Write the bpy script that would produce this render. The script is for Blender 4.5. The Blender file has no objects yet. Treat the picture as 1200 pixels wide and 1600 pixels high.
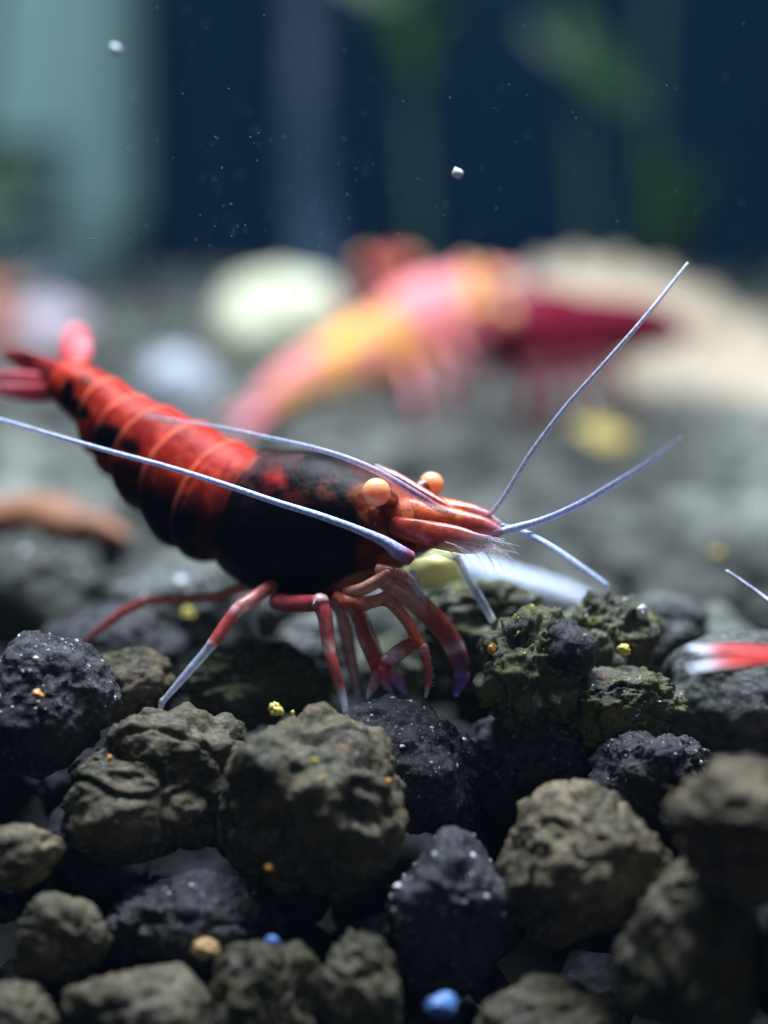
import bpy, bmesh, math, random
import numpy as np
from mathutils import Vector

# ---------------------------------------------------------------- camera, world, lamps, exposure
# one Blender unit is one centimetre of the aquarium
S = bpy.context.scene
S.unit_settings.system = 'METRIC'; S.unit_settings.scale_length = 0.01
COL = S.collection
FPX, PITCH = 3600.0, math.radians(9.05)
CAM = np.array([0.0, -8.77, 2.155])
FOCUS = 8.62
cam = bpy.data.cameras.new('camera'); cam_o = bpy.data.objects.new('camera', cam); COL.objects.link(cam_o)
cam.sensor_fit = 'HORIZONTAL'; cam.sensor_width = 36; cam.lens = 108
cam_o.location = CAM; cam_o.rotation_euler = (math.pi/2 - PITCH, 0, 0)
cam.clip_start = 0.05; cam.clip_end = 300
cam.dof.use_dof = True; cam.dof.focus_distance = FOCUS; cam.dof.aperture_fstop = 0.305
cam.dof.aperture_blades = 0
S.camera = cam_o

W = bpy.data.worlds.new('World'); S.world = W; W.use_nodes = True
bg = W.node_tree.nodes['Background']
bg.inputs['Color'].default_value = (0.30, 0.45, 0.75, 1); bg.inputs['Strength'].default_value = 0.006

def area_lamp(name, loc, target, sx, sy, watts, color):
    l = bpy.data.lights.new(name, 'AREA'); l.shape = 'RECTANGLE'; l.size = sx; l.size_y = sy
    l.energy = watts; l.color = color
    o = bpy.data.objects.new(name, l); COL.objects.link(o); o.location = loc
    d = Vector(target) - Vector(loc)
    o.rotation_euler = d.to_track_quat('-Z', 'Y').to_euler()
    return o
area_lamp('tank_light', (0.5, 9.0, 17), (0, 8.5, 0), 22, 7, 7800, (0.80, 0.90, 1.0))
area_lamp('front_tank_light', (-0.6, 1.9, 11), (0, 0.0, 0), 6, 1.6, 3000, (0.80, 0.89, 1.0))
area_lamp('front_fill_light', (1.2, -13, 3.2), (0, 0, 0.3), 2, 2, 120, (0.72, 0.82, 1.0))  # unseen fill lamp added behind the camera to brighten eyes and antennae

S.render.engine = 'CYCLES'
S.cycles.use_denoising = True
try: S.cycles.denoiser = 'OPENIMAGEDENOISE'
except Exception: pass
S.cycles.max_bounces = 8; S.cycles.transparent_max_bounces = 16
S.cycles.sample_clamp_indirect = 4
vs = S.view_settings
vs.view_transform = 'Standard'; vs.look = 'None'; vs.exposure = 0.0; vs.gamma = 1.0; vs.use_curve_mapping = False

# ---------------------------------------------------------------- helpers
rng = np.random.default_rng(7)
random.seed(7)
cp, sp_ = math.cos(PITCH), math.sin(PITCH)
FW = np.array([0, cp, -sp_]); UP = np.array([0, sp_, cp]); RT = np.array([1.0, 0, 0])
def P(x, y, d):
    """the point of the tank seen at this place of the photograph, d centimetres in front of the lens"""
    return CAM + d*(FW + (x-600)/FPX*RT - (y-800)/FPX*UP)
def proj(p):
    q = np.asarray(p) - CAM
    d = q @ FW
    return 600 + FPX*(q @ RT)/d, 800 - FPX*(q @ UP)/d, d
def ground_d(y, z=0.0):
    return (CAM[2]-z)/(sp_ + (y-800)/FPX*cp)

def hash3(ix, iy, iz, seed):
    h = (ix.astype(np.int64)*374761393 + iy.astype(np.int64)*668265263 + iz.astype(np.int64)*2147483647 + seed*974634777) & 0xFFFFFFFF
    h = ((h ^ (h >> 13))*1274126177) & 0xFFFFFFFF
    h = ((h ^ (h >> 16))*2246822519) & 0xFFFFFFFF
    return ((h ^ (h >> 15)) & 0xFFFFFF)/float(0xFFFFFF)*2-1
def vnoise(p, f=1.0, seed=0):
    q = np.asarray(p)*f + seed*3.17
    i = np.floor(q).astype(np.int64); t = q-i; t = t*t*t*(t*(t*6-15)+10)
    r = 0
    for a in (0, 1):
        wx = t[..., 0] if a else 1-t[..., 0]
        for b in (0, 1):
            wy = t[..., 1] if b else 1-t[..., 1]
            for c in (0, 1):
                wz = t[..., 2] if c else 1-t[..., 2]
                r = r + wx*wy*wz*hash3(i[..., 0]+a, i[..., 1]+b, i[..., 2]+c, seed)
    return r
def fbm(p, f=1.0, seed=0, octv=4, gain=0.5):
    r, a = 0, 1.0
    for k in range(octv):
        r = r + a*vnoise(p, f*2**k, seed+k*11); a *= gain
    return r
def sstep(a, b, x):
    t = np.clip((x-a)/(b-a), 0, 1); return t*t*(3-2*t)

def cr(pts, n):
    """Catmull-Rom through rows of pts, n samples for each span"""
    p = np.asarray(pts, float)
    p = np.vstack([2*p[0]-p[1], p, 2*p[-1]-p[-2]])
    out = []
    for k in range(1, len(p)-2):
        t = np.linspace(0, 1, n, endpoint=False)[:, None]
        a, b, c, d = p[k-1], p[k], p[k+1], p[k+2]
        out.append(0.5*(2*b + (c-a)*t + (2*a-5*b+4*c-d)*t*t + (3*b-a-3*c+d)*t**3))
    out.append(p[-2][None])
    return np.vstack(out)

def link_mesh(name, V, F, mat, parent=None, col=None, smooth=True, origin=None):
    V = np.asarray(V, float)
    origin = np.zeros(3) if origin is None else np.asarray(origin)
    me = bpy.data.meshes.new(name)
    me.from_pydata((V-origin).tolist(), [], F if isinstance(F, list) else F.tolist())
    if smooth: me.polygons.foreach_set('use_smooth', np.ones(len(me.polygons), bool))
    if col is not None:
        a = me.color_attributes.new('Col', 'FLOAT_COLOR', 'POINT')
        a.data.foreach_set('color', np.asarray(col, np.float32).ravel())
    me.update()
    if mat: me.materials.append(mat)
    o = bpy.data.objects.new(name, me); COL.objects.link(o)
    if parent: o.parent = parent
    else: o.location = origin
    return o
def tag(o, label=None, cat=None, group=None, kind=None):
    if label: o['label'] = label
    if cat: o['category'] = cat
    if group: o['group'] = group
    if kind: o['kind'] = kind
    return o
def empty(name, loc):
    o = bpy.data.objects.new(name, None); COL.objects.link(o); o.location = loc; o.empty_display_size = 0.1
    return o

def tube_geo(pts, rad, seg=12, flat=None, n=8):
    """closed tapered tube through pts; flat=(vector, factor) squeezes it along that vector"""
    pts = np.asarray(pts, float); rad = np.asarray(rad, float)
    c = cr(pts, n); r = np.clip(cr(rad[:, None], n)[:, 0], 0.0006, None)
    T = np.gradient(c, axis=0); T /= np.linalg.norm(T, axis=1)[:, None]+1e-12
    a = np.array([0, 0, 1.0]) if abs(T[0][2]) < .9 else np.array([1.0, 0, 0])
    N = np.zeros_like(c); v = a - T[0]*(a @ T[0]); N[0] = v/np.linalg.norm(v)
    for i in range(1, len(c)):
        v = N[i-1]-T[i]*(N[i-1] @ T[i]); N[i] = v/np.linalg.norm(v)
    B = np.cross(T, N)
    th = np.linspace(0, 2*np.pi, seg, endpoint=False)
    off = N[:, None]*np.cos(th)[None, :, None] + B[:, None]*np.sin(th)[None, :, None]
    if flat is not None:
        fv = np.asarray(flat[0], float); fv = fv/np.linalg.norm(fv)
        off = off - (off @ fv)[..., None]*fv*(1-flat[1])
    V = (c[:, None] + off*r[:, None, None]).reshape(-1, 3)
    m = len(c); F = []
    for i in range(m-1):
        for j in range(seg):
            F.append((i*seg+j, i*seg+(j+1) % seg, (i+1)*seg+(j+1) % seg, (i+1)*seg+j))
    k = len(V); V = np.vstack([V, c[0]-T[0]*r[0]*.6, c[-1]+T[-1]*r[-1]*.6])
    for j in range(seg):
        F.append((k, (j+1) % seg, j)); F.append((k+1, (m-1)*seg+j, (m-1)*seg+(j+1) % seg))
    t = np.repeat(np.linspace(0, 1, m), seg); t = np.concatenate([t, [0, 1]])
    return V, F, t
def grad(t, stops):
    xs = [s[0] for s in stops]
    return np.stack([np.interp(t, xs, [s[1][k] for s in stops]) for k in range(4)], 1)

_ico = {}
def ico(sub):
    if sub not in _ico:
        bm = bmesh.new(); bmesh.ops.create_icosphere(bm, subdivisions=sub, radius=1)
        bm.verts.ensure_lookup_table()
        _ico[sub] = (np.array([v.co[:] for v in bm.verts]), [tuple(v.index for v in f.verts) for f in bm.faces]); bm.free()
    v, f = _ico[sub]
    return v.copy(), f

# ---------------------------------------------------------------- materials
def newmat(name):
    m = bpy.data.materials.new(name); m.use_nodes = True
    return m, m.node_tree.nodes, m.node_tree.links, m.node_tree.nodes['Principled BSDF']

def stone_mat(name, c0, c1, algae=(0.05, 0.062, 0.016), algae_amt=0.4, rust_amt=0.1, grain=0.35, bump=0.5, rough=0.55, dens=34, mottle=False):
    m, N, L, B = newmat(name)
    tc = N.new('ShaderNodeTexCoord'); oi = N.new('ShaderNodeObjectInfo')
    mul = N.new('ShaderNodeMath'); mul.operation = 'MULTIPLY'; mul.inputs[1].default_value = 61.0
    L.new(oi.outputs['Random'], mul.inputs[0])
    add = N.new('ShaderNodeVectorMath'); add.operation = 'ADD'
    L.new(tc.outputs['Object'], add.inputs[0]); L.new(mul.outputs[0], add.inputs[1])
    def noise(scale, detail=6, rough_=0.6):
        n = N.new('ShaderNodeTexNoise'); n.inputs['Scale'].default_value = scale
        n.inputs['Detail'].default_value = detail; n.inputs['Roughness'].default_value = rough_
        L.new(add.outputs[0], n.inputs['Vector']); return n.outputs['Fac']
    def ramp(src, a, b, lo=0.0, hi=1.0):
        r = N.new('ShaderNodeMapRange'); r.interpolation_type = 'SMOOTHSTEP'
        r.inputs['From Min'].default_value = a; r.inputs['From Max'].default_value = b
        r.inputs['To Min'].default_value = lo; r.inputs['To Max'].default_value = hi
        L.new(src, r.inputs['Value']); return r.outputs['Result']
    def mix(f, a, b):
        x = N.new('ShaderNodeMix'); x.data_type = 'RGBA'
        L.new(f, x.inputs['Factor'])
        for s, v in ((6, a), (7, b)):
            if isinstance(v, tuple): x.inputs[s].default_value = (*v, 1)
            else: L.new(v, x.inputs[s])
        return x.outputs[2]
    n1, n2, n3, n4 = noise(3.2), noise(9.0, 8, .65), noise(42, 5, .7), noise(5.0, 4)
    c = mix(ramp(n1, .36, .66), c0, c1)
    c = mix(ramp(n3, .45, .70, 0, .65), c, tuple(min(1, v*1.9+.01) for v in c1))
    c = mix(ramp(n2, .50-.12*algae_amt, .66, 0, algae_amt), c, algae)
    c = mix(ramp(n4, .63, .74, 0, rust_amt), c, (0.20, 0.085, 0.028))
    v = N.new('ShaderNodeTexVoronoi'); v.inputs['Scale'].default_value = dens; v.inputs['Randomness'].default_value = 1
    L.new(add.outputs[0], v.inputs['Vector'])
    sep = N.new('ShaderNodeSeparateColor'); L.new(v.outputs['Color'], sep.inputs[0])
    near = ramp(v.outputs['Distance'], .10, .34, 1, 0)
    pick = ramp(sep.outputs[0], .80, .95)
    mm = N.new('ShaderNodeMath'); mm.operation = 'MULTIPLY'; L.new(near, mm.inputs[0]); L.new(pick, mm.inputs[1])
    m2 = N.new('ShaderNodeMath'); m2.operation = 'MULTIPLY'; L.new(mm.outputs[0], m2.inputs[0]); m2.inputs[1].default_value = grain
    gcol = mix(sep.outputs[1], (0.34, 0.36, 0.42), (0.36, 0.28, 0.14))
    c = mix(m2.outputs[0], c, gcol)
    if mottle:
        geo = N.new('ShaderNodeNewGeometry'); nl = N.new('ShaderNodeTexNoise'); nl.inputs['Scale'].default_value = .55; nl.inputs['Detail'].default_value = 2
        L.new(geo.outputs['Position'], nl.inputs['Vector'])
        k1 = ramp(nl.outputs['Fac'], .36, .64, .35, 1.25)
        k2 = ramp(oi.outputs['Random'], 0, 1, .55, 1.35)
        km = N.new('ShaderNodeMath'); km.operation = 'MULTIPLY'; L.new(k1, km.inputs[0]); L.new(k2, km.inputs[1])
        sc = N.new('ShaderNodeVectorMath'); sc.operation = 'SCALE'; L.new(c, sc.inputs[0]); L.new(km.outputs[0], sc.inputs['Scale']); c = sc.outputs[0]
    L.new(c, B.inputs['Base Color'])
    B.inputs['Roughness'].default_value = rough*.75
    B.inputs['Specular IOR Level'].default_value = 0.16
    b1 = N.new('ShaderNodeBump'); b1.inputs['Strength'].default_value = bump; b1.inputs['Distance'].default_value = .03
    L.new(n2, b1.inputs['Height'])
    b2 = N.new('ShaderNodeBump'); b2.inputs['Strength'].default_value = bump; b2.inputs['Distance'].default_value = .012
    L.new(n3, b2.inputs['Height']); L.new(b1.outputs[0], b2.inputs['Normal'])
    b3 = N.new('ShaderNodeBump'); b3.inputs['Strength'].default_value = .5; b3.inputs['Distance'].default_value = .008
    L.new(m2.outputs[0], b3.inputs['Height']); L.new(b2.outputs[0], b3.inputs['Normal'])
    L.new(b3.outputs[0], B.inputs['Normal'])
    return m
ST = {
 'brown': stone_mat('brown_granule', (.022, .020, .018), (.120, .104, .072), algae=(.066, .068, .024), algae_amt=.7, rust_amt=.6, grain=.3, bump=.8),
 'dark':  stone_mat('dark_granule', (.010, .010, .014), (.056, .054, .064), algae_amt=.15, rust_amt=.2, grain=.9, bump=.9, rough=.45),
 'moss':  stone_mat('mossy_granule', (.018, .018, .016), (.12, .12, .10), algae=(.125, .145, .038), algae_amt=.9, rust_amt=.7, grain=.5, bump=1.0),
 'grey':  stone_mat('grey_granule', (.034, .038, .040), (.115, .122, .120), algae_amt=.3, rust_amt=.2, grain=.4, bump=.5),
 'tan':   stone_mat('tan_granule', (.034, .029, .022), (.17, .135, .085), algae_amt=.45, rust_amt=.8, grain=.2, bump=.8),
 'filler': stone_mat('bed_granule', (.034, .038, .042), (.155, .165, .150), algae=(.095, .105, .055), algae_amt=.45, rust_amt=.3, grain=.3, bump=.5, mottle=True),
}
def plain(name, color, rough=.4, spec=.5, sss=0, alpha=1, var=.25, scale=8, coat=0, trans=0):
    m, N, L, B = newmat(name)
    tc = N.new('ShaderNodeTexCoord'); n = N.new('ShaderNodeTexNoise'); n.inputs['Scale'].default_value = scale; n.inputs['Detail'].default_value = 5
    L.new(tc.outputs['Object'], n.inputs['Vector'])
    x = N.new('ShaderNodeMix'); x.data_type = 'RGBA'; L.new(n.outputs['Fac'], x.inputs['Factor'])
    x.inputs[6].default_value = (*[v*(1-var) for v in color], 1); x.inputs[7].default_value = (*[min(1, v*(1+var)) for v in color], 1)
    L.new(x.outputs[2], B.inputs['Base Color'])
    B.inputs['Roughness'].default_value = rough; B.inputs['Specular IOR Level'].default_value = spec
    B.inputs['Coat Weight'].default_value = coat; B.inputs['Transmission Weight'].default_value = trans
    if sss:
        B.inputs['Subsurface Weight'].default_value = sss; B.inputs['Subsurface Radius'].default_value = (.10, .05, .03); B.inputs['Subsurface Scale'].default_value = .5 if sss < .9 else 1.2
    B.inputs['Alpha'].default_value = alpha
    return m
def chitin(name, rough=.22, coat=.6, sss=.25, bump=.25, spec=.5, scale=26, lo=.62, hi=1.3):
    m, N, L, B = newmat(name)
    a = N.new('ShaderNodeVertexColor'); a.layer_name = 'Col'
    tc = N.new('ShaderNodeTexCoord'); n = N.new('ShaderNodeTexNoise'); n.inputs['Scale'].default_value = scale; n.inputs['Detail'].default_value = 7; n.inputs['Roughness'].default_value = .68
    L.new(tc.outputs['Object'], n.inputs['Vector'])
    r = N.new('ShaderNodeMapRange'); r.inputs['From Min'].default_value = .3; r.inputs['From Max'].default_value = .7
    r.inputs['To Min'].default_value = lo; r.inputs['To Max'].default_value = hi; L.new(n.outputs['Fac'], r.inputs['Value'])
    x = N.new('ShaderNodeVectorMath'); x.operation = 'SCALE'
    L.new(a.outputs['Color'], x.inputs[0]); L.new(r.outputs[0], x.inputs['Scale'])
    L.new(x.outputs[0], B.inputs['Base Color']); L.new(a.outputs['Alpha'], B.inputs['Alpha'])
    b = N.new('ShaderNodeBump'); b.inputs['Strength'].default_value = bump; b.inputs['Distance'].default_value = .006
    L.new(n.outputs['Fac'], b.inputs['Height']); L.new(b.outputs[0], B.inputs['Normal'])
    B.inputs['Roughness'].default_value = rough; B.inputs['Specular IOR Level'].default_value = spec
    B.inputs['Coat Weight'].default_value = coat; B.inputs['Coat Roughness'].default_value = .12
    B.inputs['Subsurface Weight'].default_value = sss; B.inputs['Subsurface Radius'].default_value = (.12, .03, .02); B.inputs['Subsurface Scale'].default_value = .4
    return m
M_shell = chitin('shrimp_shell', rough=.26, coat=.0, sss=.2, bump=.9, spec=.055)
M_limb = chitin('shrimp_limb', rough=.22, coat=.10, sss=.3, bump=.4, spec=.5, scale=38, lo=.5, hi=1.45)
M_fin = chitin('shrimp_fin', rough=.3, coat=.05, sss=.3, bump=.2, spec=.25)
M_feeler = chitin('shrimp_feeler', rough=.35, coat=.1, sss=.0, bump=.6, spec=.3, scale=70, lo=.45, hi=1.55)
M_eye = plain('shrimp_eye', (1.0, .46, .24), rough=.22, sss=1.0, coat=.5, var=.08, scale=20)
M_stalk = plain('eye_stalk', (.05, .008, .006), rough=.35)

# ---------------------------------------------------------------- the setting: bed, back and side of the tank
def bed_z(x, y):
    """height of the soil bed under the granules"""
    base = np.interp(y, [-4.5, -2.2, -1.1, -0.2, 1.5, 26], [-4.8, -3.2, -2.4, -1.9, -.36, -.25])
    return base
xs = np.linspace(-7.3, 16, 106); ys = np.concatenate([np.linspace(-4.5, 4, 60), np.linspace(4.2, 25.5, 50)])
gx, gy = np.meshgrid(xs, ys)
gp = np.stack([gx, gy, np.zeros_like(gx)], -1)
gz = bed_z(gx, gy) + .06*fbm(gp, 2.2, 5, 3)
gv = np.stack([gx, gy, gz], -1).reshape(-1, 3); nx = len(xs)
gf = [(j*nx+i, j*nx+i+1, (j+1)*nx+i+1, (j+1)*nx+i) for j in range(len(ys)-1) for i in range(nx-1)]
M_bed = stone_mat('soil_bed', (.006, .006, .006), (.012, .011, .010), algae_amt=.1, grain=.05, rust_amt=0, bump=.8)
tag(link_mesh('ground', gv, gf, M_bed), kind='structure')

def wall_mat(name, c0, c1, scale):
    m, N, L, B = newmat(name)
    tc = N.new('ShaderNodeTexCoord'); n = N.new('ShaderNodeTexNoise'); n.inputs['Scale'].default_value = scale; n.inputs['Detail'].default_value = 4
    L.new(tc.outputs['Object'], n.inputs['Vector'])
    x = N.new('ShaderNodeMix'); x.data_type = 'RGBA'; L.new(n.outputs['Fac'], x.inputs['Factor'])
    x.inputs[6].default_value = (*c0, 1); x.inputs[7].default_value = (*c1, 1)
    L.new(x.outputs[2], B.inputs['Base Color']); B.inputs['Roughness'].default_value = .8; B.inputs['Specular IOR Level'].default_value = .02
    return m
def box_obj(name, lo, hi, mat):
    lo, hi = np.array(lo, float), np.array(hi, float)
    V = [[(lo, hi)[i][0], (lo, hi)[j][1], (lo, hi)[k][2]] for i in (0, 1) for j in (0, 1) for k in (0, 1)]
    F = [(0, 1, 3, 2), (4, 6, 7, 5), (0, 4, 5, 1), (2, 3, 7, 6), (0, 2, 6, 4), (1, 5, 7, 3)]
    return link_mesh(name, V, F, mat, smooth=False)
tag(box_obj('wall_back', (-7.7, 25.3, -4), (17, 25.7, 20), wall_mat('back_panel', (.002, .015, .034), (.003, .021, .046), .22)), kind='structure')
tag(box_obj('wall_left', (-7.6, -5, -4.6), (-7.2, 25.29, 20), bpy.data.materials['back_panel']), kind='structure')
# pale box added in place of a light-bouncing side wall: housing, slots and lid
fb = empty('corner_box', (-5.2, 23, -.3)); tag(fb, 'pale grey-green box added in the rear corner', 'filter box')
M_box = wall_mat('corner_box_housing', (.15, .27, .26), (.23, .37, .35), .3)
def rbox(lo, hi, r, mat, name, parent):
    bm = bmesh.new(); bmesh.ops.create_cube(bm, size=1)
    lo, hi = Vector(lo), Vector(hi)
    for v in bm.verts: v.co = Vector(((lo+hi)/2)[k] + v.co[k]*(hi-lo)[k] for k in range(3))
    bmesh.ops.bevel(bm, geom=bm.edges[:], offset=r, segments=3, affect='EDGES', profile=.5)
    me = bpy.data.meshes.new(name); bm.to_mesh(me); bm.free(); me.materials.append(mat)
    o = bpy.data.objects.new(name, me); COL.objects.link(o); o.parent = parent; return o
rbox((-1.9, -2, -.2), (1.9, 2.1, 17.5), 1.75, M_box, 'housing', fb)
rbox((-2.0, -2.1, 17.51), (2.1, 2.2, 18.1), .2, M_box, 'lid', fb)
for k in range(5): rbox((-1.2, -2.04, .6+k*.45), (1.2, -1.9, .78+k*.45), .03, wall_mat('corner_box_slot', (.05, .09, .09), (.07, .11, .11), .3) if k == 0 else bpy.data.materials['corner_box_slot'], 'box_slot', fb)

# ---------------------------------------------------------------- soil granules
def granule(seed, sub, lumps=5, spread=.42, crease=.10, rough=.05, pits=5, pit_r=(.10, .30), pit_d=.08, nod=0, cuts=6):
    r_ = np.random.default_rng(seed)
    D, F = ico(sub)
    acc = np.zeros(len(D)); p = 14.0
    for k in range(lumps):
        c = r_.normal(size=3); c = c/np.linalg.norm(c)*spread*r_.uniform(.5, 1.0)
        R = r_.uniform(.58, .80) if lumps > 1 else 1.0
        if lumps == 1: c = c*0
        R = max(R, np.linalg.norm(c)+.06)
        q = D @ c; t = q + np.sqrt(np.maximum(q*q - c @ c + R*R, 1e-4))
        acc += np.maximum(t, .05)**p
    r = acc**(1/p)
    for k in range(cuts):
        c = r_.normal(size=3); c /= np.linalg.norm(c); h = r_.uniform(.62, .86)
        q = h*r.max()/np.maximum(D @ c, 1e-3)
        r = (r**-18 + q**-18)**(-1/18)
    n0 = fbm(D, 1.6, seed, 3)
    r = r*(1 + .09*n0)
    r = r - crease*np.clip(1-np.abs(vnoise(D, 1.9, seed+40))*5, 0, 1)**1.5
    r = r + rough*fbm(D, 4.2, seed+3, 6, .62) - rough*.9*np.clip(.35-np.abs(vnoise(D, 6.5, seed+71)), 0, 1)
    for k in range(pits):
        c = r_.normal(size=3); c /= np.linalg.norm(c); a = r_.uniform(*pit_r)
        t = np.arccos(np.clip(D @ c, -1, 1))/a
        r = r - pit_d*r_.uniform(.4, 1)*np.clip(1-t*t, 0, 1)**1.5*(1+.4*vnoise(D, 9, seed+k))
    if nod:
        for k in range(nod):
            c = r_.normal(size=3); c /= np.linalg.norm(c); a = r_.uniform(.03, .08)
            t = np.arccos(np.clip(D @ c, -1, 1))/a
            r = r + a*.35*np.clip(1-t*t, 0, 1)**.8
    V = D*r[:, None]
    lo, hi = V.min(0), V.max(0)
    V = (V-(lo+hi)/2)/((hi-lo)/2)
    return V, F

M_speck = {k: plain('mineral_'+k, c, rough=.3, spec=.3, var=.45, scale=26) for k, c in
           (('white', (.60, .62, .64)), ('yellow', (.62, .50, .12)), ('orange', (.60, .27, .06)), ('blue', (.10, .22, .52)), ('tan', (.42, .27, .12)))}
def specks(parent, V, n, size, seed, mat, up=.05):
    """fine mineral grains stuck on a granule, one joined part"""
    r_ = np.random.default_rng(seed)
    nrm = V/np.linalg.norm(V, axis=1)[:, None]
    ok = np.where((nrm[:, 2] > up) & (nrm[:, 1] < .5))[0]
    if len(ok) == 0: return
    D, F = ico(1); VV, FF = [], []
    for k in range(int(n*1.15)):
        i = r_.choice(ok); s = size*.75*r_.uniform(.05, 1.0)**3.5+.0020
        sc = r_.uniform(.4, 1.5, 3)*s
        off = len(VV)*len(D)
        VV.append(V[i]*(1-.35*s/np.linalg.norm(V[i])) + D*sc*(1+.25*r_.normal(size=(len(D), 1)).clip(-1, 1)))
        FF += [tuple(a+off for a in f) for f in F]
    o = link_mesh('mineral_specks', np.vstack(VV), FF, mat, parent, smooth=False)
    o['kind'] = 'stuff'

heroes = []
def hero(label, x0, x1, y0, y1, d, style, depth=.9, sub=5, seed=1, spk=0, spk_size=.012, spk_col='white', group=None, rot=0, **kw):
    c = P((x0+x1)/2, (y0+y1)/2, d)
    rx = (x1-x0)/2/FPX*d; rz = (y1-y0)/2/FPX*d; ry = (rx+rz)/2*depth
    V, F = granule(seed, sub, **kw)
    V = V*np.array([rx, ry, rz])*(1.06 if y0 > 1100 else 1.10 if style == 'moss' else 1.02)
    o = link_mesh('soil_granule', V, F, ST[style]); o.location = c
    tag(o, label, 'soil granule', 'soil granules of the tank bed')
    if spk: specks(o, V, spk, spk_size, seed+99, M_speck[spk_col])
    heroes.append((c, max(rx, ry)))
    return o, V
# around and under the walking legs
hero('large lumpy olive-brown granule with a cracked corner under the red shrimp\'s straight rear leg', 103, 408, 1100, 1345, 8.50, 'brown', sub=6, seed=21, lumps=6, spread=.5, crease=.16, rough=.055, spk=14, spk_size=.010, spk_col='tan')
hero('large blocky olive-brown granule with dark hollows, abutting the cracked granule', 335, 630, 1108, 1405, 8.36, 'brown', sub=6, seed=34, lumps=7, spread=.45, crease=.12, rough=.05, pits=9, pit_r=(.18, .4), pit_d=.16, spk=16, spk_size=.010, spk_col='orange')
hero('round blue-black speckled granule the shrimp\'s front claws touch', 485, 752, 1083, 1310, 8.74, 'dark', sub=6, seed=5, lumps=3, spread=.25, crease=.03, rough=.03, nod=160, spk=120, spk_size=.013)
hero('big round grey granule with pale grit on top beside the cracked olive granule', -62, 186, 988, 1215, 8.62, 'dark', sub=6, seed=8, lumps=3, spread=.25, crease=.03, rough=.035, nod=120, spk=150, spk_size=.012, spk_col='white')
hero('flat grey-brown granule tucked behind the big round grey granule', 120, 275, 1012, 1140, 9.05, 'tan', sub=5, seed=9, lumps=4, spread=.3)
hero('dark green porous granule behind the straight rear leg', 280, 520, 998, 1130, 9.30, 'moss', sub=6, seed=11, lumps=6, spread=.5, pits=26, pit_r=(.08, .2), pit_d=.10, rough=.08, spk=30, spk_size=.010)
hero('pale grey porous granule in the shade beneath the shrimp\'s belly', 430, 560, 960, 1060, 9.9, 'grey', sub=5, seed=12, lumps=5, pits=12, pit_d=.08)
hero('small mossy granule in the gap behind the bent front claws', 570, 680, 985, 1085, 9.75, 'moss', sub=5, seed=13, lumps=5, pits=10)
# the porous pile to the right of the legs
hero('porous mossy granule in front of the pale bluish shrimp', 655, 860, 903, 1060, 9.45, 'moss', sub=6, seed=14, lumps=6, spread=.45, pits=44, pit_r=(.08, .18), pit_d=.13, rough=.08, spk=40, spk_size=.010)
hero('bright yellow-gritted mossy granule with deep hollows in the porous pile', 745, 912, 955, 1150, 8.80, 'moss', sub=6, seed=15, lumps=7, spread=.55, crease=.14, pits=30, pit_r=(.10, .34), pit_d=.20, rough=.10, spk=70, spk_size=.011, spk_col='yellow')
hero('mossy granule with a black side hollow on top of the porous pile', 860, 1030, 928, 1110, 9.10, 'moss', sub=6, seed=16, lumps=7, spread=.5, crease=.12, pits=30, pit_r=(.10, .34), pit_d=.20, rough=.10, spk=60, spk_size=.012, spk_col='white')
hero('smooth blue-black pebble wedged among the mossy granules', 840, 935, 968, 1065, 8.72, 'dark', sub=5, seed=17, lumps=2, spread=.2, crease=.0, rough=.02)
hero('rust-flecked grey granule at the foot of the porous pile', 860, 1065, 1050, 1175, 8.78, 'moss', sub=6, seed=18, lumps=6, spread=.5, pits=22, pit_d=.12, rough=.09, spk=50, spk_size=.012, spk_col='white')
hero('broad shade-darkened granule carrying the porous mossy pile', 718, 1020, 1105, 1330, 9.05, 'dark', sub=6, seed=19, lumps=5, spread=.35, rough=.06, pits=14, depth=.7, spk=30, spk_size=.009)  # dark style puts the shadow of the pile into the granule colour
hero('knobbly grey granule behind the porous mossy pile', 955, 1112, 928, 1040, 9.95, 'grey', sub=5, seed=20, lumps=6, spread=.55, pits=10)
hero('big smooth grey-green granule behind the red tail entering at the side', 1030, 1290, 985, 1190, 9.15, 'grey', sub=6, seed=22, lumps=3, spread=.2, crease=.02, rough=.02)
hero('glittering black angular granule between the pile and the tan boulder', 925, 1112, 1148, 1290, 8.55, 'dark', sub=6, seed=23, lumps=6, spread=.5, crease=.1, rough=.07, spk=70, spk_size=.013, spk_col='white')
# the front row
hero('rounded brown granule with rusty streaks in the front row', 778, 1045, 1228, 1490, 8.12, 'tan', sub=6, seed=24, lumps=5, spread=.4, crease=.07, rough=.05)
hero('mustard-tan boulder-like granule at the side of the front row', 1042, 1330, 1178, 1400, 7.55, 'tan', sub=6, seed=25, lumps=4, spread=.35, crease=.05)
hero('dark brown granule leaning below the mustard-tan one', 965, 1195, 1345, 1640, 7.75, 'brown', sub=6, seed=26, lumps=5, spread=.4, crease=.1)
hero('egg-shaped grey granule dusted with yellow and white grit', 608, 805, 1293, 1560, 8.20, 'dark', sub=6, seed=27, lumps=3, spread=.3, crease=.03, rough=.03, nod=90, spk=80, spk_size=.016, spk_col='white')
hero('lumpy grey granule with a pale bluish grain on top in the lowest row', 318, 508, 1468, 1680, 7.95, 'brown', sub=6, seed=28, lumps=5, spread=.4)
hero('grey knob-shaped granule beside the blue pebble chip', 498, 625, 1458, 1680, 7.90, 'brown', sub=6, seed=29, lumps=4, spread=.35)
hero('black slate-blue angular granule under the cracked olive granule', 168, 440, 1362, 1520, 8.22, 'dark', sub=6, seed=30, lumps=6, spread=.5, crease=.1, rough=.05, spk=30, spk_size=.009)
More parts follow.
